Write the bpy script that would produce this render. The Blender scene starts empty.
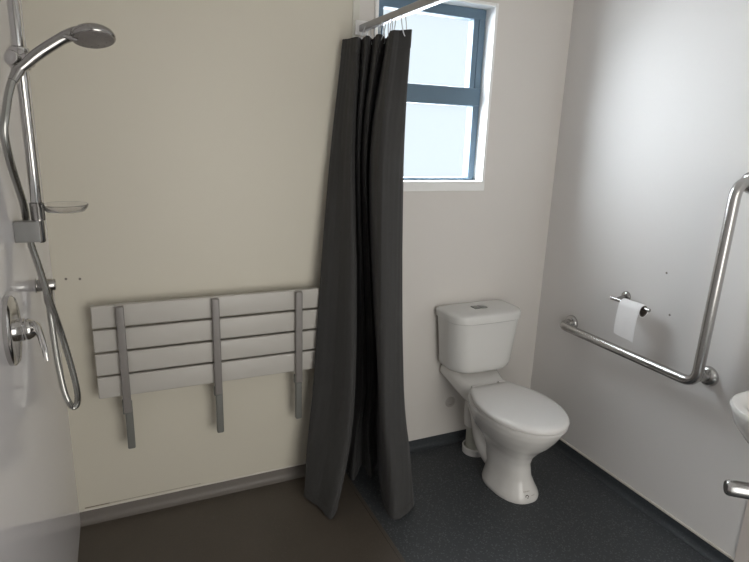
import bpy, bmesh, math, random
from mathutils import Vector, Matrix

random.seed(4)
SC = bpy.context.scene
COL = SC.collection
PI = math.pi

# ------------------------------------------------------------------ room
XL, XR, YB, YF, ZC = -0.222, 1.893, 2.098, -0.32, 2.42   # left, right, back, front, ceiling
XD = 0.826                                             # shower floor meets dry floor
BH = 0.049                                             # skirting height

# ------------------------------------------------------------------ materials
def mat(name, color, rough=0.5, metal=0.0, spec=0.5, noise=0.0, scale=8.0, bump=0.0, bscale=200.0,
        coat=0.0, trans=0.0, sheen=0.0, aniso=False):
    m = bpy.data.materials.new(name); m.use_nodes = True
    nt = m.node_tree; b = nt.nodes['Principled BSDF']
    c = (*color, 1)
    b.inputs['Base Color'].default_value = c
    b.inputs['Roughness'].default_value = rough
    b.inputs['Metallic'].default_value = metal
    b.inputs['Specular IOR Level'].default_value = spec
    b.inputs['Coat Weight'].default_value = coat
    b.inputs['Coat Roughness'].default_value = 0.05
    b.inputs['Transmission Weight'].default_value = trans
    b.inputs['Sheen Weight'].default_value = sheen
    tc = nt.nodes.new('ShaderNodeTexCoord')
    if noise:
        n = nt.nodes.new('ShaderNodeTexNoise'); n.inputs['Scale'].default_value = scale
        n.inputs['Detail'].default_value = 4
        r = nt.nodes.new('ShaderNodeMix'); r.data_type = 'RGBA'
        r.inputs['A'].default_value = (*[v * (1 - noise) for v in color], 1)
        r.inputs['B'].default_value = (*[min(1, v * (1 + noise)) for v in color], 1)
        nt.links.new(tc.outputs['Object'], n.inputs['Vector'])
        nt.links.new(n.outputs['Fac'], r.inputs['Factor'])
        nt.links.new(r.outputs['Result'], b.inputs['Base Color'])
    if bump:
        n2 = nt.nodes.new('ShaderNodeTexNoise'); n2.inputs['Scale'].default_value = bscale
        bp = nt.nodes.new('ShaderNodeBump'); bp.inputs['Strength'].default_value = bump
        bp.inputs['Distance'].default_value = 0.002
        nt.links.new(tc.outputs['Object'], n2.inputs['Vector'])
        nt.links.new(n2.outputs['Fac'], bp.inputs['Height'])
        nt.links.new(bp.outputs['Normal'], b.inputs['Normal'])
    return m

M = {}
M['wall'] = mat('painted_wall_lining', (.68, .65, .615), .42, noise=.015, scale=3, bump=.05, bscale=90)
M['wall_right'] = mat('painted_side_lining', (.71, .69, .675), .55, noise=.02, scale=2.5, bump=.05, bscale=70)
M['shower_wall'] = mat('shower_wall_lining', (.62, .585, .495), .45, noise=.02, scale=2.5, bump=.04, bscale=80)
M['panel'] = mat('gloss_acrylic_lining', (.69, .675, .69), .09, spec=.5, noise=.01, scale=3)
M['ceiling'] = mat('ceiling_paint', (.78, .77, .75), .7, noise=.01)
M['trim'] = mat('white_trim_paint', (.86, .86, .85), .35, noise=.01)
M['strip'] = mat('jointer_strip', (.66, .65, .58), .4, noise=.02)
M['cap'] = mat('skirting_capping', (.66, .625, .57), .4, noise=.06, scale=20)
M['stain'] = mat('brown_old_sealant', (.22, .18, .14), .7, noise=.2, scale=60)
M['duct'] = mat('cover_panel_paint', (.66, .60, .56), .4, noise=.02)
M['alu'] = mat('glare_tinted_aluminium', (.12, .185, .25), .4, spec=.4, noise=.03)  # dark charcoal frame, lightened and blued to paint in the window's glare
M['chrome'] = mat('chrome', (.60, .59, .58), .12, metal=1, noise=.02)
M['chrome_dark'] = mat('dull_chrome', (.40, .39, .38), .22, metal=1, noise=.03)
M['steel'] = mat('brushed_stainless', (.50, .49, .48), .27, metal=1, noise=.05, scale=60)
M['hose'] = mat('metal_hose', (.42, .42, .40), .25, metal=1, noise=.05, scale=80)
M['nozzle'] = mat('spray_face_plastic', (.18, .165, .16), .35, noise=.05)
M['bracket'] = mat('grey_bracket', (.24, .24, .235), .35, spec=.4, noise=.03)
M['ceramic'] = mat('vitreous_china', (.70, .685, .66), .12, spec=.5, noise=.01, scale=5)
M['seatplastic'] = mat('white_seat_plastic', (.72, .705, .685), .2, noise=.01)
M['cisternplastic'] = mat('cistern_plastic', (.66, .655, .635), .25, noise=.012)
M['pipe'] = mat('white_pipe', (.50, .50, .44), .4, noise=.03)
M['button'] = mat('flush_button_grey', (.26, .27, .26), .35, metal=.3, noise=.03)
M['mark'] = mat('printed_mark', (.07, .05, .045), .5, noise=.05)
M['mark_light'] = mat('faint_print', (.36, .33, .29), .5, noise=.05)
M['slat'] = mat('white_seat_slat', (.52, .50, .465), .4, noise=.012)
M['bar'] = mat('grey_powder_coat', (.23, .215, .205), .42, noise=.06, scale=30)
M['leg'] = mat('grey_green_leg', (.165, .168, .155), .42, noise=.05, scale=30)
M['curtain'] = mat('charcoal_curtain_fabric', (.046, .0455, .045), .75, spec=.25, noise=.10, scale=14, bump=.25, bscale=500, sheen=.1)
M['ring'] = mat('clear_white_ring', (.62, .64, .66), .3, noise=.02)
M['track'] = mat('satin_track', (.42, .42, .44), .35, metal=.6, noise=.03)
M['paper'] = mat('toilet_paper', (.86, .85, .85), .9, spec=.1, noise=.02, scale=60, bump=.3, bscale=120)
M['card'] = mat('brown_card_core', (.12, .10, .085), .8, noise=.08)
M['plug'] = mat('wall_plug_grey', (.18, .165, .14), .6, noise=.05)
M['filler'] = mat('wall_outlet_cap', (.50, .47, .44), .5, noise=.05)
M['clear'] = mat('clear_plastic', (.93, .92, .91), .04, trans=.97, noise=.01)

def pane_mat():
    m = bpy.data.materials.new('obscure_glass'); m.use_nodes = True
    nt = m.node_tree; nt.nodes.clear()
    out = nt.nodes.new('ShaderNodeOutputMaterial')
    tr = nt.nodes.new('ShaderNodeBsdfTransparent'); tr.inputs['Color'].default_value = (.95, .98, 1, 1)
    tl = nt.nodes.new('ShaderNodeBsdfTranslucent')
    tc = nt.nodes.new('ShaderNodeTexCoord'); no = nt.nodes.new('ShaderNodeTexNoise'); no.inputs['Scale'].default_value = 30
    rp = nt.nodes.new('ShaderNodeValToRGB')
    rp.color_ramp.elements[0].color = (.26, .28, .30, 1); rp.color_ramp.elements[1].color = (.34, .36, .38, 1)
    nt.links.new(tc.outputs['Object'], no.inputs['Vector']); nt.links.new(no.outputs['Fac'], rp.inputs['Fac'])
    nt.links.new(rp.outputs['Color'], tl.inputs['Color'])
    mx = nt.nodes.new('ShaderNodeMixShader'); mx.inputs['Fac'].default_value = .02
    nt.links.new(tr.outputs[0], mx.inputs[1]); nt.links.new(tl.outputs[0], mx.inputs[2])
    nt.links.new(mx.outputs[0], out.inputs['Surface'])
    return m
M['pane'] = pane_mat()

def floor_mat(name, base, fleck, amount, rough, wear):
    m = mat(name, base, rough, spec=.35)
    nt = m.node_tree; b = nt.nodes['Principled BSDF']; tc = nt.nodes.new('ShaderNodeTexCoord')
    v = nt.nodes.new('ShaderNodeTexVoronoi'); v.inputs['Scale'].default_value = 230
    sep = nt.nodes.new('ShaderNodeSeparateColor')
    gt = nt.nodes.new('ShaderNodeMath'); gt.operation = 'GREATER_THAN'; gt.inputs[1].default_value = 1 - amount
    n = nt.nodes.new('ShaderNodeTexNoise'); n.inputs['Scale'].default_value = 3.5; n.inputs['Detail'].default_value = 5
    mw = nt.nodes.new('ShaderNodeMix'); mw.data_type = 'RGBA'
    mw.inputs['A'].default_value = (*[x * (1 - wear) for x in base], 1)
    mw.inputs['B'].default_value = (*[x * (1 + wear) for x in base], 1)
    mf = nt.nodes.new('ShaderNodeMix'); mf.data_type = 'RGBA'; mf.inputs['B'].default_value = (*fleck, 1)
    L = nt.links.new
    L(tc.outputs['Object'], v.inputs['Vector']); L(tc.outputs['Object'], n.inputs['Vector'])
    L(v.outputs['Color'], sep.inputs[0]); L(sep.outputs[0], gt.inputs[0])
    L(n.outputs['Fac'], mw.inputs['Factor']); L(mw.outputs['Result'], mf.inputs['A'])
    L(gt.outputs[0], mf.inputs['Factor']); L(mf.outputs['Result'], b.inputs['Base Color'])
    n2 = nt.nodes.new('ShaderNodeTexNoise'); n2.inputs['Scale'].default_value = 300
    bp = nt.nodes.new('ShaderNodeBump'); bp.inputs['Strength'].default_value = .25; bp.inputs['Distance'].default_value = .001
    L(tc.outputs['Object'], n2.inputs['Vector']); L(n2.outputs['Fac'], bp.inputs['Height']); L(bp.outputs['Normal'], b.inputs['Normal'])
    return m
M['floor'] = floor_mat('flecked_safety_vinyl', (.050, .055, .060), (.098, .105, .112), .12, .5, .12)
M['shower_floor'] = floor_mat('brown_shower_vinyl', (.082, .069, .056), (.09, .076, .062), .1, .38, .3)
M['cove'] = floor_mat('dark_cove_vinyl', (.040, .046, .052), (.06, .065, .07), .1, .5, .06)
M['shower_cove'] = floor_mat('shower_cove_vinyl', (.165, .15, .135), (.18, .16, .14), .1, .45, .06)

# ------------------------------------------------------------------ mesh helpers
def box(bm, x0, x1, y0, y1, z0, z1, bevel=0.0, seg=2):
    r = bmesh.ops.create_cube(bm, size=1)
    for v in r['verts']:
        v.co = Vector((x0 + (v.co.x + .5) * (x1 - x0), y0 + (v.co.y + .5) * (y1 - y0), z0 + (v.co.z + .5) * (z1 - z0)))
    if bevel:
        es = list({e for v in r['verts'] for e in v.link_edges})
        bmesh.ops.bevel(bm, geom=es, offset=bevel, segments=seg, affect='EDGES', profile=.5)

def catmull(pts, n=8):
    P = [Vector(p) for p in pts]; out = []
    for i in range(len(P) - 1):
        p0 = P[i - 1] if i else P[0] * 2 - P[1]
        p1, p2 = P[i], P[i + 1]
        p3 = P[i + 2] if i + 2 < len(P) else P[-1] * 2 - P[-2]
        for k in range(n):
            t = k / n
            out.append(.5 * ((2 * p1) + (p2 - p0) * t + (2 * p0 - 5 * p1 + 4 * p2 - p3) * t * t + (3 * p1 - p0 - 3 * p2 + p3) * t ** 3))
    out.append(P[-1]); return out

def rounded(pts, r, n=8):
    """polyline with filleted corners"""
    P = [Vector(p) for p in pts]; out = [P[0]]
    for i in range(1, len(P) - 1):
        a = (P[i - 1] - P[i]).normalized(); b = (P[i + 1] - P[i]).normalized()
        s, e = P[i] + a * r, P[i] + b * r
        for k in range(n + 1):
            t = k / n
            out.append((1 - t) ** 2 * s + 2 * t * (1 - t) * P[i] + t * t * e)
    out.append(P[-1]); return out

def tube(bm, pts, r, seg=16, cap=True):
    P = [Vector(p) for p in pts]
    R = r if isinstance(r, (list, tuple)) else [r] * len(P)
    up = None; rings = []
    for i, p in enumerate(P):
        t = (P[min(i + 1, len(P) - 1)] - P[max(i - 1, 0)]).normalized()
        if up is None:
            up = Vector((0, 0, 1)) if abs(t.z) < .9 else Vector((1, 0, 0))
        up = (up - t * up.dot(t)).normalized(); s = t.cross(up)
        rings.append([bm.verts.new(p + (up * math.cos(2 * PI * k / seg) + s * math.sin(2 * PI * k / seg)) * R[i]) for k in range(seg)])
    for a, b in zip(rings, rings[1:]):
        for k in range(seg):
            bm.faces.new((a[k], a[(k + 1) % seg], b[(k + 1) % seg], b[k]))
    if cap:
        bm.faces.new(rings[0][::-1]); bm.faces.new(rings[-1])

def lathe(bm, origin, axis, prof, seg=32):
    """prof: list of (distance along axis, radius)"""
    ax = Vector(axis).normalized(); o = Vector(origin)
    u = ax.orthogonal().normalized(); w = ax.cross(u)
    rings = []
    for d, r in prof:
        rings.append([bm.verts.new(o + ax * d + (u * math.cos(2 * PI * k / seg) + w * math.sin(2 * PI * k / seg)) * max(r, 1e-5)) for k in range(seg)])
    for a, b in zip(rings, rings[1:]):
        for k in range(seg):
            bm.faces.new((a[k], a[(k + 1) % seg], b[(k + 1) % seg], b[k]))
    bm.faces.new(rings[0][::-1]); bm.faces.new(rings[-1])

def loft(bm, rings, cap0=True, cap1=True):
    V = [[bm.verts.new(p) for p in r] for r in rings]
    n = len(V[0])
    for a, b in zip(V, V[1:]):
        for k in range(n):
            bm.faces.new((a[k], a[(k + 1) % n], b[(k + 1) % n], b[k]))
    if cap0: bm.faces.new(V[0][::-1])
    if cap1: bm.faces.new(V[-1])

def rrect(x0, x1, y0, y1, z, rads, n=8, bow=0.0):
    """rounded rectangle ring; rads for corners (x0,y0),(x1,y0),(x1,y1),(x0,y1); bow pushes the y0 side out"""
    cs = [(x0, y0, 1, 1, PI), (x1, y0, -1, 1, 1.5 * PI), (x1, y1, -1, -1, 0), (x0, y1, 1, -1, .5 * PI)]
    out = []
    for (cx, cy, sx, sy, a0), r in zip(cs, rads):
        r = max(r, 1e-4)
        for k in range(n + 1):
            a = a0 + .5 * PI * k / n
            x, y = cx + sx * r + r * math.cos(a), cy + sy * r + r * math.sin(a)
            out.append([x, y, z])
    # extra points along the bowed front (between corner 0 and 1)
    i = n + 1
    ex = [[out[n][0] + (out[i][0] - out[n][0]) * t / 10, out[n][1], z] for t in range(1, 10)]
    out = out[:i] + ex + out[i:]
    if bow:
        xm, hw = (x0 + x1) / 2, (x1 - x0) / 2
        for p in out:
            f = max(0, 1 - ((p[0] - xm) / hw) ** 2) * max(0, (y1 - p[1]) / (y1 - y0))
            p[1] -= bow * f
    return [Vector(p) for p in out]

def obj(name, bm, m, parent=None, smooth=True, angle=40):
    bmesh.ops.recalc_face_normals(bm, faces=bm.faces)
    me = bpy.data.meshes.new(name)
    if parent is None:
        xs = [v.co for v in bm.verts]
        o0 = Vector(((min(v.x for v in xs) + max(v.x for v in xs)) / 2, (min(v.y for v in xs) + max(v.y for v in xs)) / 2, min(v.z for v in xs)))
    else:
        o0 = Vector(parent['_o'])
    for v in bm.verts: v.co -= o0
    if smooth:
        for f in bm.faces: f.smooth = True
        for e in bm.edges:
            if len(e.link_faces) == 2 and e.calc_face_angle(0) > math.radians(angle): e.smooth = False
    bm.to_mesh(me); bm.free()
    for mm in (m if isinstance(m, (list, tuple)) else [m]): me.materials.append(mm)
    o = bpy.data.objects.new(name, me); COL.objects.link(o)
    if parent is None: o.location = o0
    else: o.parent = parent
    o['_o'] = list(o0)
    return o

def thing(name, label, cat, loc, group=None):
    o = bpy.data.objects.new(name, None); COL.objects.link(o)
    o.location = loc; o['_o'] = list(loc); o.empty_display_size = .05
    return tag(o, label, cat, group)

def tag(o, label, cat, group=None):
    o['label'] = label; o['category'] = cat
    if group: o['group'] = group
    return o

def struct(name, bm, m, parent=None, smooth=False):
    o = obj(name, bm, m, parent, smooth)
    if parent is None: o['kind'] = 'structure'
    return o

NB = bmesh.new

# ------------------------------------------------------------------ the setting
T = .10
bm = NB(); box(bm, XD, XR + T, YF - T, YB + .25, -.05, 0); struct('floor', bm, M['floor'])
bm = NB(); box(bm, XL - T, XD, YF - T, YB + .25, -.05, 0); struct('shower_floor', bm, M['shower_floor'])
bm = NB(); box(bm, XL - T, XR + T, YF - T, YB + .25, ZC, ZC + .08); struct('ceiling', bm, M['ceiling'])
# back wall with the window hole; shower lining on its left
WX0, WX1, WZ0, WZ1, WT = .945, 1.474, 1.283, 1.994, .16
bm = NB()
box(bm, XL - T, .862, YB, YB + WT, 0, ZC)
nsh = len(bm.faces)
HX0, HX1, HZ0, HZ1 = WX0 - .013, WX1 + .013, WZ0 - .005, WZ1 + .013
box(bm, .862, HX0, YB, YB + WT, 0, ZC); box(bm, HX1, XR + T, YB, YB + WT, 0, ZC)
box(bm, HX0, HX1, YB, YB + WT, 0, HZ0); box(bm, HX0, HX1, YB, YB + WT, HZ1, ZC)
bm.faces.ensure_lookup_table()
for i, f in enumerate(bm.faces): f.material_index = 0 if i < nsh else 1
struct('wall_back', bm, [M['shower_wall'], M['wall']])
bm = NB(); box(bm, XL - T, XL, YF - T, YB, 0, ZC); struct('wall_left', bm, M['panel'])
bm = NB(); box(bm, XR, XR + T, YF - T, YB, 0, ZC); struct('wall_right', bm, M['wall_right'])
bm = NB()
box(bm, 1.50, XR, YF - T, YF, 0, ZC); box(bm, XL, .30, YF - T, YF, 0, ZC); box(bm, .30, 1.50, YF - T, YF, 2.05, ZC)
struct('wall_front', bm, M['wall'])
# cove skirtings
def cove(bm, a, b, nrm):
    a, b, n = Vector(a), Vector(b), Vector(nrm)
    prof = [(0, 0), (.024, 0), (.024, .0012), (.015, .004), (.008, .011), (.005, .022), (.004, BH), (0, BH)]
    loft(bm, [[p + n * d + Vector((0, 0, h)) for d, h in prof] for p in (a, b)])
bm = NB(); cove(bm, (XL, YB, 0), (XD, YB, 0), (0, -1, 0)); struct('baseboard_shower', bm, M['shower_cove'], smooth=True)
bm = NB(); cove(bm, (XD, YB, 0), (XR, YB, 0), (0, -1, 0)); struct('baseboard_back', bm, M['cove'], smooth=True)
bm = NB(); cove(bm, (XR, YB, 0), (XR, .972, 0), (-1, 0, 0)); struct('baseboard_right', bm, M['cove'], smooth=True)
# capping strips on top of the skirtings
bm = NB(); box(bm, XR - .007, XR, .972, YB, BH, BH + .009, .002); struct('trim_1', bm, M['cap'])
bm = NB(); box(bm, XL, .84, YB - .005, YB, BH, BH + .006, .0015); struct('trim_2', bm, M['cap'])
bm = NB(); box(bm, -.203, -.118, YB - .0012, YB, .0585, .0625, .0004); box(bm, -.118, .22, YB - .0010, YB, .0600, .0616, .0003); struct('trim_6', bm, M['stain'])
# vertical jointer strip up the back wall, behind the curtain
bm = NB(); box(bm, .842, .870, YB - .004, YB, BH + .006, ZC, .0015); struct('trim_3', bm, M['strip'])
# low boxed cover at the near end of the right wall
bm = NB(); box(bm, XR - .006, XR, YF, .970, 0, .70, .001); struct('trim_4', bm, M['duct'])
# threshold weld between the two vinyls
bm = NB(); box(bm, XD - .008, XD + .008, YF, YB - .03, 0, .0025, .001); struct('trim_5', bm, M['shower_floor'])

# window
bm = NB()
box(bm, WX0 - .014, WX0, YB - .012, YB + .085, WZ0 - .006, WZ1 + .014, .002)
box(bm, WX1, WX1 + .014, YB - .012, YB + .085, WZ0 - .006, WZ1 + .014, .002)
box(bm, WX0, WX1, YB - .012, YB + .085, WZ1, WZ1 + .014, .002)
win = struct('window_1', bm, M['trim'])
bm = NB(); box(bm, WX0 - .02, WX1 + .02, YB - .006, YB - .0001, WZ0 - .042, WZ0 - .006, .002); struct('apron', bm, M['trim'], win)
bm = NB(); box(bm, WX0, WX1, YB - .014, YB + .085, WZ0 - .007, WZ0, .002); struct('window_sill', bm, M['trim'], win)
FY0, FY1 = YB + .052, YB + .10
bm = NB()
fx0, fx1, fz0, fz1 = WX0 + .001, WX1 - .001, WZ0 + .001, WZ1 - .001
box(bm, fx0, fx0 + .048, FY0, FY1, fz0, fz1, .003); box(bm, fx1 - .032, fx1, FY0, FY1, fz0, fz1, .003)
box(bm, fx1 - .056, fx1 - .030, FY0 + .004, FY1 - .002, 1.640, fz1 - .003, .003)
box(bm, fx0 + .001, fx1 - .001, FY0 - .002, FY1 - .001, fz1 - .042, fz1 - .001, .003); box(bm, fx0 + .001, fx1 - .001, FY0 - .002, FY1 - .001, fz0 + .0005, fz0 + .010, .003)
box(bm, fx0, fx1, FY0 - .004, FY1, 1.602, 1.677, .004)
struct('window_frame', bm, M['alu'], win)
for z0, z1 in ((fz0 + .006, 1.61), (1.67, fz1 - .03)):
    bm = NB(); box(bm, fx0 + .02, fx1 - .015, YB + .078, YB + .083, z0, z1); struct('pane', bm, M['pane'], win)

# ------------------------------------------------------------------ slide rail, soap dish, hand shower, hose, mixer
RX, RY = -.172, 1.48
t = thing('shower_slide_rail', 'vertical chrome shower slide rail on the left wall near the corner', 'shower rail', (XL, RY, 1.19))
bm = NB(); tube(bm, [(RX, RY, 1.195), (RX, RY, 1.199), (RX, RY, 1.94), (RX, RY, 1.945)], [.009, .0115, .0115, .009], 20); obj('pole', bm, M['chrome'], t)
for z in (1.221, 1.915):
    bm = NB(); box(bm, XL, RX + .002, RY - .012, RY + .014, z - .024, z + .024, .002)
    o = obj('wall_bracket', bm, M['bracket'], t)
bm = NB()
lathe(bm, (RX, RY, 1.570), (0, 0, 1), [(0, .014), (.003, .0195), (.040, .021), (.046, .0195), (.049, .014)], 28)
lathe(bm, (RX + .008, RY - .010, 1.590), (.9, -.4, .12), [(0, .016), (.010, .016), (.017, .0145), (.019, .012)], 24)
s = obj('slider', bm, M['chrome'], t)
bm = NB(); lathe(bm, (RX - .006, RY - .012, 1.592), (-.45, -.88, .1), [(0, .012), (.008, .0125), (.011, .0155), (.016, .0155), (.018, .014)], 24); obj('knob', bm, M['chrome'], s)

t = thing('soap_dish', 'clear plastic soap dish clipped to the chrome shower rail', 'soap dish', (RX, RY, 1.24))
bm = NB()
def ell(cx, cy, a, b, z, n=40): return [Vector((cx + a * math.cos(2 * PI * k / n), cy + b * math.sin(2 * PI * k / n), z)) for k in range(n)]
cx, cy = -.114, RY - .012
loft(bm, [ell(cx, cy, .030, .034, 1.2665), ell(cx, cy, .040, .044, 1.268), ell(cx, cy, .047, .053, 1.277), ell(cx, cy, .049, .056, 1.283),
          ell(cx, cy, .0475, .0545, 1.284), ell(cx, cy, .045, .051, 1.2785), ell(cx, cy, .038, .042, 1.2705), ell(cx, cy, .028, .032, 1.269)])
obj('dish', bm, M['clear'], t)
bm = NB(); lathe(bm, (RX, RY, 1.246), (0, 0, 1), [(0, .0125), (.001, .0145), (.040, .015), (.041, .0125)], 24); obj('clip', bm, M['clear'], t)

t = thing('hand_shower', 'chrome hand shower head held in the slide rail bracket', 'shower head', (RX + .02, RY - .02, 1.56))
hp = catmull([(-.172, 1.444, 1.569), (-.158, 1.448, 1.582), (-.135, 1.454, 1.604), (-.105, 1.458, 1.627), (-.080, 1.460, 1.644), (-.056, 1.461, 1.654), (-.030, 1.462, 1.657)], 6)
hr = [.0092 + .003 * min(1, i / 12) + (.004 * max(0, (i - 22) / 14)) for i in range(len(hp))]
bm = NB(); tube(bm, hp, hr, 20)
hn = Vector((.07, -.30, -.95)).normalized(); hc = Vector((-.026, 1.460, 1.655))
lathe(bm, hc - hn * .016, hn, [(0, .010), (.002, .022), (.007, .034), (.014, .0425), (.021, .0455), (.026, .0455), (.028, .044)], 40)
h = obj('handle', bm, M['chrome_dark'], t)
bm = NB(); lathe(bm, hc + hn * .012, hn, [(0, .042), (.0015, .0415), (.0028, .036), (.003, .020), (.004, .018), (.0042, .002)], 40)
for k in range(26):
    a = k * 2.4; r = .0075 * math.sqrt(k + .5)
    u = hn.orthogonal().normalized(); w = hn.cross(u)
    if r < .036: lathe(bm, hc + hn * .0135 + (u * math.cos(a) + w * math.sin(a)) * r, hn, [(0, .0018), (.0025, .0014)], 8)
obj('spray_face', bm, M['nozzle'], t)
bm = NB(); tube(bm, [hc + Vector((-.030, -.012, -.016)), hc + Vector((-.052, -.012, -.011)), hc + Vector((-.058, -.012, -.010))], [.006, .005, .003], 12); obj('spray_lever', bm, M['chrome_dark'], t)

t = thing('shower_hose', 'looping metal shower hose hanging from the hand shower to the wall outlet', 'hose', (-.18, 1.6, .73))
hz = [(-.178, 1.441, 1.560), (-.189, 1.425, 1.530), (-.199, 1.405, 1.480), (-.2055, 1.40, 1.440), (-.2055, 1.42, 1.390), (-.205, 1.46, 1.345),
      (-.200, 1.502, 1.275), (-.2015, 1.525, 1.205), (-.190, 1.545, 1.120), (-.180, 1.56, 1.045), (-.171, 1.575, .985), (-.163, 1.59, .928),
      (-.152, 1.60, .848), (-.1435, 1.605, .770), (-.144, 1.61, .728), (-.152, 1.617, .706), (-.163, 1.622, .710), (-.175, 1.63, .745), (-.184, 1.645, .815), (-.190, 1.665, .885), (-.194, 1.685, .955), (-.1955, 1.699, .992)]
pp = catmull(hz, 14)
bm = NB(); tube(bm, pp, [.0078 + (.0006 if i % 2 else -.0003) for i in range(len(pp))], 14); obj('hose', bm, M['hose'], t)
bm = NB(); tube(bm, [(-.1955, 1.700, 1.020), (-.1955, 1.700, 1.012), (-.1955, 1.700, .985), (-.195, 1.699, .978)], [.010, .0115, .0115, .0085], 12); obj('end_nut', bm, M['chrome_dark'], t)
bm = NB(); tube(bm, [(-.169, 1.4445, 1.571), (-.174, 1.443, 1.565), (-.184, 1.433, 1.545)], [.0112, .0118, .009], 14); obj('cone_nut', bm, M['chrome_dark'], t)

t = thing('shower_outlet', 'small chrome wall outlet elbow where the hose starts', 'water outlet', (XL, 1.70, 1.03))
bm = NB(); lathe(bm, (XL, 1.70, 1.037), (1, 0, 0), [(0, .0165), (.018, .0165), (.019, .0155), (.021, .0155), (.022, .0165), (.044, .0165), (.047, .014)], 24); obj('elbow', bm, M['chrome_dark'], t)
bm = NB(); lathe(bm, (XL, 1.70, 1.037), (1, 0, 0), [(.001, .020), (.003, .020), (.004, .017)], 24); obj('flange', bm, M['chrome'], t)
bm = NB(); tube(bm, [(-.1955, 1.700, 1.03), (-.1955, 1.70, 1.0135)], .0125, 14); obj('spout', bm, M['chrome_dark'], t)

t = thing('shower_mixer', 'round chrome shower mixer with a lever on the left wall', 'shower mixer', (XL, 1.256, 1.05))
mz = 1.056; my = 1.262
bm = NB(); lathe(bm, (XL, my, mz), (1, 0, 0), [(0, .069), (.002, .071), (.010, .071), (.014, .067), (.0155, .056), (.016, .03)], 48); obj('cover_plate', bm, M['chrome'], t)
bm = NB(); lathe(bm, (XL + .014, my, mz), (1, 0, 0), [(0, .024), (.002, .023), (.014, .023), (.016, .021)], 32); obj('collar', bm, M['chrome'], t)
bm = NB()
lathe(bm, (XL + .030, my, mz), (1, 0, 0), [(-.002, .018), (0, .0215), (.006, .022), (.014, .018), (.021, .012), (.025, .0085), (.027, .004)], 32)
lv = catmull([(XL + .040, my - .004, mz + .010), (XL + .051, my - .018, mz + .012), (XL + .059, my - .036, mz - .002), (XL + .066, my - .054, mz - .028), (XL + .069, my - .062, mz - .050)], 6)
tube(bm, lv, [.0085 - .004 * i / (len(lv) - 1) for i in range(len(lv))], 16)
obj('lever', bm, M['chrome'], t)

# ------------------------------------------------------------------ fold-up shower seat
t = thing('folding_shower_seat', 'white slatted shower seat with three grey bars folded up against the wall', 'shower seat', (.292, YB, .33))
sx0, sx1 = -.116, .698
zz = .869
for k in range(4):
    z1 = zz - k * .0872; z0 = z1 - .0795
    bm = NB(); box(bm, sx0, sx1, 2.026, 2.050, z0, z1, .005, 3); obj('seat_slat', bm, M['slat'], t)
for x in (-.026, .2935, .610):
    bm = NB(); box(bm, x - .0135, x + .0135, 2.004, 2.025, .470 if x < 0 else .487, .867, .004, 3)
    b = obj('support_bar', bm, M['bar'], t)
    bm = NB(); box(bm, x - .017, x + .009, 2.012, 2.034, .462 if x < 0 else .480, .515, .003); obj('hinge', bm, M['leg'], b)
    bm = NB(); box(bm, x - .010, x + .016, 2.018, 2.042, .317, .505, .005, 3); obj('folding_leg', bm, M['leg'], t)
    bm = NB(); box(bm, x - .010, x + .010, 2.051, YB - .001, .54, .66, .003); obj('wall_bracket', bm, M['bar'], t)

# ------------------------------------------------------------------ curtain and rail
t = thing('curtain_rail', 'pale metal shower curtain rail running out from the back wall', 'curtain rail', (.878, YB, 1.835))
bm = NB(); box(bm, .866, .890, .02, YB - .004, 1.838, 1.862, .004, 3); obj('track', bm, M['track'], t)
bm = NB(); box(bm, .852, .904, YB - .012, YB - .0005, 1.826, 1.878, .003); obj('end_bracket', bm, M['trim'], t)
bm = NB(); tube(bm, [(.878, .5, 1.866), (.878, .5, ZC - .004)], .007, 12); lathe(bm, (.878, .5, ZC - .006), (0, 0, 1), [(0, .022), (.006, .022)], 20); obj('ceiling_drop', bm, M['track'], t)

CR = [(1.800, [(0.792, 2.060), (0.807, 2.030), (0.814, 1.970), (0.851, 2.030), (0.831, 1.930), (0.877, 1.990), (0.854, 1.880), (0.910, 1.940), (0.865, 1.800), (0.883, 1.770), (0.904, 1.740)]),
(1.410, [(0.747, 2.050), (0.769, 2.000), (0.781, 1.920), (0.838, 2.030), (0.817, 1.950), (0.859, 2.020), (0.836, 1.920), (0.879, 1.990), (0.820, 1.780), (0.851, 1.750), (0.901, 1.750)]),
(0.910, [(0.702, 2.020), (0.739, 1.950), (0.781, 1.860), (0.860, 2.050), (0.861, 1.990), (0.900, 2.050), (0.892, 1.970), (0.932, 2.040), (0.831, 1.770), (0.864, 1.730), (0.924, 1.760)]),
(0.460, [(0.667, 1.990), (0.720, 1.910), (0.765, 1.810), (0.872, 2.060), (0.893, 2.010), (0.933, 2.060), (0.935, 2.000), (0.981, 2.050), (0.857, 1.760), (0.879, 1.710), (0.956, 1.760)]),
(0.210, [(0.636, 1.970), (0.679, 1.880), (0.734, 1.790), (0.850, 2.060), (0.872, 2.010), (0.917, 2.060), (0.920, 2.000), (0.981, 2.050), (0.884, 1.760), (0.898, 1.690), (0.997, 1.760)]),
(0.012, [(0.607, 1.930), (0.641, 1.850), (0.672, 1.760), (0.832, 2.040), (0.838, 1.960), (0.919, 2.050), (0.919, 1.950), (0.994, 2.040), (0.893, 1.760), (0.893, 1.660), (0.995, 1.700)])]
def curtain_grid(nu=10, nv=14):
    cols = []
    rows = []
    for z, ps in CR:
        # the far edge tucks back behind the last fold
        q = [Vector((x, y, z)) for x, y in ps]
        q.append(q[-1] + Vector((.012, .045, 0))); q.append(q[-1] + Vector((-.03, .05, 0)))
        q.insert(0, q[0] + Vector((.03, .012, 0)))
        rows.append(catmull(q, nu))
    n = len(rows[0])
    for i in range(n):
        cols.append(catmull([r[i] for r in rows], nv))
    return cols
G = curtain_grid()
nz = len(G[0])
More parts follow.
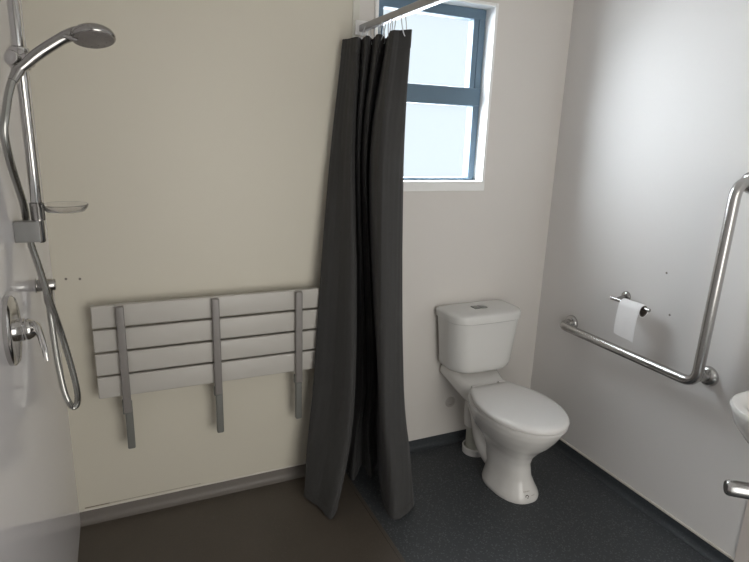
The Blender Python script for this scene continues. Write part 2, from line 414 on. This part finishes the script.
def curtain_part(j0, j1, off=0.0, name='fabric', parent=None, th=.0016):
    bm = NB(); A = []; B = []
    for i, c in enumerate(G):
        d = (G[min(i + 1, len(G) - 1)][nz // 2] - G[max(i - 1, 0)][nz // 2]); nrm = Vector((d.y, -d.x, 0)).normalized()
        colA, colB = [], []
        for j in range(j0, j1 + 1):
            p = c[j].copy()
            w = math.sin(i * 1.7 + j * .23) * .0012 + math.sin(i * .37 + j * .11) * .002
            p += nrm * w
            colA.append(bm.verts.new(p + nrm * (th + off))); colB.append(bm.verts.new(p - nrm * (th + off)))
        A.append(colA); B.append(colB)
    m = j1 - j0
    for i in range(len(A) - 1):
        for j in range(m):
            bm.faces.new((A[i][j], A[i + 1][j], A[i + 1][j + 1], A[i][j + 1]))
            bm.faces.new((B[i][j], B[i][j + 1], B[i + 1][j + 1], B[i + 1][j]))
        bm.faces.new((A[i][0], B[i][0], B[i + 1][0], A[i + 1][0])); bm.faces.new((A[i][m], A[i + 1][m], B[i + 1][m], B[i][m]))
    for j in range(m):
        for e in (0, -1): bm.faces.new((A[e][j], A[e][j + 1], B[e][j + 1], B[e][j]))
    return obj(name, bm, M['curtain'], parent, angle=70)
t = thing('shower_curtain', 'charcoal grey shower curtain bunched against the back wall, hem on the floor', 'curtain', (.85, 1.87, 0))
curtain_part(0, nz - 1, 0, 'fabric', t)
curtain_part(0, 2, .0012, 'top_hem', t)
curtain_part(nz - 3, nz - 1, .0010, 'bottom_hem', t)
top = [c[0] for c in G]
for y in (2.04, 1.985, 1.93, 1.885, 1.845, 1.81, 1.755):
    tp = min((p for p in top[8:-18]), key=lambda p: abs(p.y - y) + .25 * abs(p.x - .878))
    bm = NB(); c = Vector(((tp.x + .878) / 2, tp.y, 1.822))
    ln = Vector((.878 - tp.x, 0, 1.866 - 1.788)); ang = math.atan2(ln.x, ln.z)
    L, Wd = ln.length / 2 + .003, .008
    pts = []
    for k in range(25):
        a = 2 * PI * k / 24
        v = Vector((math.sin(a) * Wd, 0, math.cos(a) * L))
        pts.append(c + Vector((v.x * math.cos(ang) + v.z * math.sin(ang), 0, -v.x * math.sin(ang) + v.z * math.cos(ang))))
    tube(bm, pts, .0018, 8, cap=False)
    obj('curtain_ring', bm, M['ring'], t)

# ------------------------------------------------------------------ toilet
X0 = 1.460
t = thing('toilet', 'white close-coupled toilet with closed lid and cistern against the back wall', 'toilet', (X0, 1.80, 0))
SEC = [(0, .099, 1.553, 1.825), (.010, .100, 1.552, 1.826), (.024, .095, 1.556, 1.824), (.050, .084, 1.570, 1.82), (.09, .071, 1.586, 1.82), (.15, .066, 1.592, 1.83), (.19, .073, 1.578, 1.85),
       (.23, .095, 1.548, 1.87), (.27, .124, 1.508, 1.885), (.31, .143, 1.478, 1.895), (.345, .156, 1.457, 1.90), (.368, .160, 1.450, 1.905), (.377, .158, 1.452, 1.905)]
def pan_pt(a, z, off=0.0):
    i = 0
    while i < len(SEC) - 2 and SEC[i + 1][0] < z: i += 1
    s, e = SEC[i], SEC[i + 1]; f = (z - s[0]) / (e[0] - s[0])
    hw, y0, y1 = (s[k] + (e[k] - s[k]) * f for k in (1, 2, 3))
    yc = y0 + (y1 - y0) * .55
    c, n = math.cos(a), math.sin(a); ex = 2 / 2.35
    x = math.copysign(abs(c) ** ex, c) * (hw + off)
    y = math.copysign(abs(n) ** ex, n); y *= ((yc - y0) if y < 0 else (y1 - yc)) + off
    return Vector((X0 + .011 + x - .025 * z / .38, yc + y, z))
bm = NB()
zs = []
for a, b in zip(SEC, SEC[1:]):
    zs += [a[0] + (b[0] - a[0]) * k / 3 for k in range(3)]
zs.append(SEC[-1][0])
loft(bm, [[pan_pt(2 * PI * k / 64, z) for k in range(64)] for z in zs])
def rsec(y, hw, z0, z1, r=.03, n=6):
    xc = X0 - .008
    cs = [(xc + hw - r, z1 - r, 0), (xc - hw + r, z1 - r, .5 * PI), (xc - hw + r, z0 + r, PI), (xc + hw - r, z0 + r, 1.5 * PI)]
    return [Vector((cx + r * math.cos(a + .5 * PI * k / n), y, cz + r * math.sin(a + .5 * PI * k / n))) for cx, cz, a in cs for k in range(n + 1)]
loft(bm, [rsec(1.80, .100, .310, .372), rsec(1.86, .108, .315, .390), rsec(1.92, .114, .325, .406), rsec(1.98, .122, .345, .428), rsec(2.03, .128, .365, .442), rsec(2.082, .130, .375, .442)])
tp = catmull([(X0, 1.74, .09), (X0, 1.80, .085), (X0, 1.865, .135), (X0, 1.90, .225), (X0, 1.925, .275), (X0 + .004, 1.962, .265), (X0 + .008, 1.975, .21), (X0 + .008, 1.975, .15)], 6)
tube(bm, tp, [.052 + .010 * math.sin(PI * i / (len(tp) - 1)) for i in range(len(tp))], 24)
pan = obj('pan', bm, M['ceramic'], t, angle=50)
# small printed maker's mark and a line of faint lettering on the foot
bm = NB()
am, zm = -PI * .53, .030
def on(da, dz): return pan_pt(am + da, zm + dz, .0009)
for k in range(14):
    a0, a1 = -.3 + (PI + .6) * k / 14, -.3 + (PI + .6) * (k + 1) / 14
    q = [on(r * 9.5 * math.cos(a), r * math.sin(a) * .95) for a, r in ((a0, .0075), (a1, .0075), (a1, .0042), (a0, .0042))]
    bm.faces.new([bm.verts.new(p) for p in q])
for da, dz, w, h in ((-.012, -.006, .020, .004), (.03, -.006, .018, .004)):
    bm.faces.new([bm.verts.new(on(da + x * w, dz + z * h)) for x, z in ((0, 0), (1, 0), (1, 1), (0, 1))])
obj('maker_mark', bm, M['mark'], pan, smooth=False)
bm = NB()
for da0, n, dz, h in ((-.13, 9, .017, .0030), (.16, 6, -.001, .0028)):
    for k in range(n):
        da = da0 + k * .030
        bm.faces.new([bm.verts.new(on(da + x * (.022 - .006 * (k % 3 == 1)), dz + z * h)) for x, z in ((0, 0), (1, 0), (1, 1), (0, 1))])
obj('faint_lettering', bm, M['mark_light'], pan, smooth=False)
bm = NB()
lathe(bm, (X0 + .022, 1.980, 0), (0, 0, 1), [(0, .046), (.20, .046), (.205, .053), (.23, .053), (.233, .048)], 32)
pipe = obj('waste_pipe', bm, M['pipe'], t)
bm = NB(); lathe(bm, (X0 + .022, 1.980, 0), (0, 0, 1), [(0, .059), (.030, .061), (.034, .058), (.034, .054), (.012, .052), (.010, .046)], 36); obj('floor_collar', bm, M['seatplastic'], pipe)
# seat and lid
XC = X0 - .014
def lid_ring(ins, z):
    """egg outline inset by ins"""
    hw, yc, yf, yb = .1675 - ins, 1.658, 1.428 + ins, 1.866 - ins * .8
    out = []
    for k in range(41):
        a = PI + PI * k / 40
        c, s = math.cos(a), math.sin(a)
        out.append(Vector((XC + math.copysign(abs(c) ** .98, c) * hw, yc + (yc - yf) * math.copysign(abs(s) ** .98, s), z)))
    n = 14; hb = .112 - ins
    side = []
    for k in range(1, n + 1):
        f = k / n
        side.append((hw - (hw - hb) * f ** 1.9, yc + (yb - .02 - yc) * f))
    for k in range(1, 6):
        a = .5 * PI * k / 5
        side.append((hb - .02 * (1 - math.cos(a)), yb - .02 + .02 * math.sin(a)))
    out += [Vector((XC + x, y, z)) for x, y in side] + [Vector((XC - x, y, z)) for x, y in reversed(side)]
    return out
bm = NB(); loft(bm, [lid_ring(.008, .3765), lid_ring(.003, .378), lid_ring(.002, .3885), lid_ring(.007, .3905)]); obj('seat', bm, M['seatplastic'], t, angle=60)
bm = NB(); loft(bm, [lid_ring(.007, .3905), lid_ring(.001, .392), lid_ring(0, .399), lid_ring(.003, .4055), lid_ring(.009, .4095)] + [[Vector((XC + (p.x - XC) * k, 1.64 + (p.y - 1.64) * k, zz)) for p in lid_ring(.009, 0)] for k, zz in ((.85, .4118), (.6, .413), (.3, .4137), (.08, .414))]); obj('lid', bm, M['seatplastic'], t, angle=60)
for s in (-1, 1):
    bm = NB(); tube(bm, [(XC + s * .072 - .016, 1.872, .400), (XC + s * .072 + .016, 1.872, .400)], .009, 14); obj('hinge', bm, M['seatplastic'], t)
# cistern
def cis(ins, y0, z, b=.010):
    return rrect(1.276 + ins, 1.644 - ins, y0, 2.088 - min(ins, .012), z, (.075, .075, .035, .03), bow=b)
bm = NB()
loft(bm, [cis(.060, 1.946, .4425), cis(.036, 1.924, .446), cis(.024, 1.916, .458), cis(.018, 1.912, .478), cis(.008, 1.907, .60), cis(.002, 1.904, .682)])
obj('cistern', bm, M['cisternplastic'], t, angle=50)
bm = NB()
loft(bm, [cis(.003, 1.905, .6815), cis(-.004, 1.899, .686), cis(-.005, 1.898, .711), cis(-.002, 1.901, .7185), cis(.006, 1.909, .7230), cis(.03, 1.932, .7255), cis(.09, 1.96, .7265)])
cl = obj('cistern_lid', bm, M['cisternplastic'], t, angle=50)
bm = NB(); bx, by = 1.452, 1.998
box(bm, bx - .034, bx - .001, by - .019, by + .019, .7245, .7305, .002); box(bm, bx + .001, bx + .034, by - .019, by + .019, .7245, .7305, .002)
obj('flush_button', bm, M['button'], cl)

# ------------------------------------------------------------------ grab rail
GX = XR - .075
t = thing('grab_rail', 'L shaped stainless grab rail on the right wall beside the toilet', 'grab rail', (XR, 1.5, .60))
GZ, GY = .646, 1.182
path = rounded([(XR - .012, 1.868, GZ), (GX, 1.868, GZ), (GX, GY, GZ), (GX, GY - .010, 1.356), (XR - .012, GY - .010, 1.356)], .055, 10)
bm = NB(); tube(bm, path, .0185, 24); obj('tube', bm, M['steel'], t)
bm = NB(); tube(bm, [(GX + .006, GY + .004, GZ + .024), (XR - .01, GY + .006, GZ + .018)], .0165, 20); obj('post', bm, M['steel'], t)
for y, z in ((1.868, GZ), (GY + .006, GZ + .018), (GY - .010, 1.356)):
    bm = NB(); lathe(bm, (XR, y, z), (-1, 0, 0), [(0, .037), (.004, .037), (.012, .034), (.018, .027), (.020, .0185)], 32); obj('flange', bm, M['steel'], t)

# ------------------------------------------------------------------ toilet roll
t = thing('toilet_roll_holder', 'chrome toilet roll holder arm above the horizontal grab rail', 'toilet roll holder', (XR, 1.55, .84))
HX, HZ = 1.832, .846
bm = NB(); lathe(bm, (XR, 1.590, HZ + .006), (-1, 0, 0), [(0, .022), (.004, .022), (.008, .020), (.012, .011)], 28); obj('flange', bm, M['chrome_dark'], t)
bm = NB(); tube(bm, [(XR - .008, 1.590, HZ + .006), (HX, 1.585, HZ)], .008, 14); tube(bm, [(HX, 1.614, HZ), (HX, 1.612, HZ), (HX, 1.424, HZ), (HX, 1.422, HZ)], [.005, .0075, .0075, .005], 16); obj('arm', bm, M['chrome_dark'], t)
t = thing('toilet_paper_roll', 'nearly used white toilet roll with its last sheet hanging down', 'toilet paper', (HX, 1.49, .70))
ya, yb = 1.450, 1.548
RZ = HZ - .0112
bm = NB()
def tubeshell(ro, ri, y0, y1, n=32):
    loft(bm, [[Vector((HX + r * math.cos(2 * PI * k / n), y, RZ + r * math.sin(2 * PI * k / n))) for k in range(n)] for r, y in ((ri, y0), (ro, y0), (ro, y1), (ri, y1), (ri, y0))], False, False)
tubeshell(.0225, .0195, ya, yb)
bmesh.ops.remove_doubles(bm, verts=bm.verts, dist=1e-5)
obj('core', bm, M['card'], t)
bm = NB(); tubeshell(.0255, .0228, ya - .0005, yb + .0005)
bmesh.ops.remove_doubles(bm, verts=bm.verts, dist=1e-5)
obj('paper', bm, M['paper'], t)
prof = [(HX + .0262 * math.cos(a), RZ + .0262 * math.sin(a)) for a in [PI * (.15 + .85 * k / 14) for k in range(15)]]
prof += [(HX - .0262 - .004 * math.sin(k / 10 * PI), RZ - .125 * k / 10) for k in range(1, 11)]
bm = NB(); rows = []
for i, (x, z) in enumerate(prof):
    row = []
    for k in range(13):
        f = k / 12; y = ya + (yb - ya) * f
        s = max(0, (i - 14) / 10)
        row.append((Vector((x + .003 * s * math.sin(f * 7), y + .006 * s, z + .010 * s * f - .004 * s)), Vector((.0008, 0, 0)) if i > 14 else Vector((x - HX, 0, z - RZ)).normalized() * -.0008))
    rows.append(row)
A = [[bm.verts.new(p) for p, d in r] for r in rows]; B = [[bm.verts.new(p + d) for p, d in r] for r in rows]
for i in range(len(A) - 1):
    for k in range(12):
        bm.faces.new((A[i][k], A[i][k + 1], A[i + 1][k + 1], A[i + 1][k])); bm.faces.new((B[i][k], B[i + 1][k], B[i + 1][k + 1], B[i][k + 1]))
obj('hanging_sheet', bm, M['paper'], t)

# ------------------------------------------------------------------ basin and its rail
t = thing('wash_basin', 'white ceramic wash basin on the right wall at the picture edge', 'basin', (XR, .63, .61))
def br(x0, y0, y1, z, r): return rrect(x0, XR - .0065, y0, y1, z, (r, .015, .015, r))
bm = NB()
loft(bm, [br(1.66, .49, .79, .622, .06), br(1.60, .45, .835, .635, .09), br(1.520, .40, .876, .672, .115), br(1.478, .368, .895, .722, .13), br(1.465, .356, .903, .762, .13), br(1.463, .354, .905, .773, .13), br(1.467, .358, .901, .779, .127),
          br(1.482, .372, .887, .780, .12), rrect(1.498, 1.78, .388, .871, .773, (.11, .06, .06, .11)), rrect(1.525, 1.77, .415, .845, .715, (.10, .06, .06, .10)), rrect(1.58, 1.74, .47, .79, .662, (.07, .05, .05, .07)), rrect(1.63, 1.71, .54, .72, .652, (.04, .04, .04, .04))])
obj('bowl', bm, M['ceramic'], t, angle=50)
bm = NB(); lathe(bm, (1.67, .63, .651), (0, 0, 1), [(0, .021), (.003, .021), (.004, .016)], 24); obj('waste', bm, M['chrome'], t)
t = thing('basin_rail', 'blunt ended stainless rail below the wash basin at right edge', 'rail', (XR, .6, .57))
pa, pb = Vector((1.405, .781, .594)), Vector((XR - .016, .385, .594)); pd = (pb - pa).normalized()
pth = [pa, pa + pd * .003, pa + pd * .008, pa + pd * .02, pb]
bm = NB(); tube(bm, pth, [.017, .0195, .021, .0215, .0215], 28); obj('tube', bm, M['steel'], t)
for y in (.385,):
    bm = NB(); lathe(bm, (XR - .0062, y, .594), (-1, 0, 0), [(0, .042), (.005, .042), (.011, .034), (.014, .022)], 32); obj('flange', bm, M['steel'], t)

# ------------------------------------------------------------------ small fittings on the walls
t = tag(obj('pipe_cap', (lambda b: (lathe(b, (1.401, YB, .218), (0, -1, 0), [(0, .027), (.003, .027), (.007, .023), (.007, .015), (.002, .013), (.002, .002)], 28), b)[1])(NB()), M['filler']),
        'small round pipe cap low on the back wall left of the toilet', 'pipe cap')
for p, n, lb in (((-.184, YB, .955), (0, -1, 0), 'small grey wall plug, left one of the pair above the folded shower seat'),
                 ((-.142, YB, .952), (0, -1, 0), 'small grey wall plug, right one of the pair above the folded shower seat'),
                 ((XR, 1.425, .991), (-1, 0, 0), 'tiny wall plug on the right wall above the toilet roll'),
                 ((XR, 1.382, .835), (-1, 0, 0), 'tiny wall plug on the right wall beside the toilet roll arm')):
    b = NB(); lathe(b, p, n, [(0, .0042), (.0006, .0042), (.0012, .003), (.0004, .001)], 14)
    tag(obj('wall_plug', b, M['plug']), lb, 'wall plug')

# ------------------------------------------------------------------ light
w = bpy.data.worlds.new('daylight'); SC.world = w; w.use_nodes = True
bg = w.node_tree.nodes['Background']; bg.inputs['Color'].default_value = (.90, .97, 1.0, 1); bg.inputs['Strength'].default_value = .9

def lamp(name, kind, loc, rot, energy, color, **kw):
    l = bpy.data.lights.new(name, kind); l.energy = energy; l.color = color
    for k, v in kw.items(): setattr(l, k, v)
    o = bpy.data.objects.new(name, l); COL.objects.link(o); o.location = loc; o.rotation_euler = rot
    return o
def aim(d): return Vector(d).to_track_quat('-Z', 'Y').to_euler()
lamp('window_daylight', 'SUN', (1.2, 3.5, 3), aim((.35, -.85, -.38)), 50.0, (.96, .98, 1), angle=math.radians(120))
lamp('hall_light', 'AREA', (1.05, -.95, 1.05), aim((-.12, 1, 0)), 29, (1, .94, .86), shape='RECTANGLE', size=1.5, size_y=1.8)

# ------------------------------------------------------------------ camera
yaw, pitch, roll = (math.radians(a) for a in (24.84124, -14.50294, 2.02228))
f = Vector((math.sin(yaw) * math.cos(pitch), math.cos(yaw) * math.cos(pitch), math.sin(pitch)))
r = Vector((math.cos(yaw), -math.sin(yaw), 0)); u = r.cross(f)
r2 = r * math.cos(roll) + u * math.sin(roll); u2 = u * math.cos(roll) - r * math.sin(roll)
cd = bpy.data.cameras.new('camera'); cam = bpy.data.objects.new('camera', cd); COL.objects.link(cam)
mw = Matrix((r2, u2, -f)).transposed().to_4x4(); mw.translation = (0, 0, 1.4586)
cam.matrix_world = mw
cd.sensor_fit = 'HORIZONTAL'; cd.sensor_width = 36; cd.lens = 36 * 557.44 / 749
cd.clip_start = .02
SC.camera = cam

for o in bpy.data.objects:
    if '_o' in o: del o['_o']
vs = SC.view_settings
vs.view_transform = 'Standard'; vs.look = 'None'; vs.gamma = 1; vs.use_curve_mapping = False; vs.exposure = 0
SC.cycles.use_denoising = True
SC.cycles.max_bounces = 10; SC.cycles.diffuse_bounces = 6; SC.cycles.transparent_max_bounces = 12
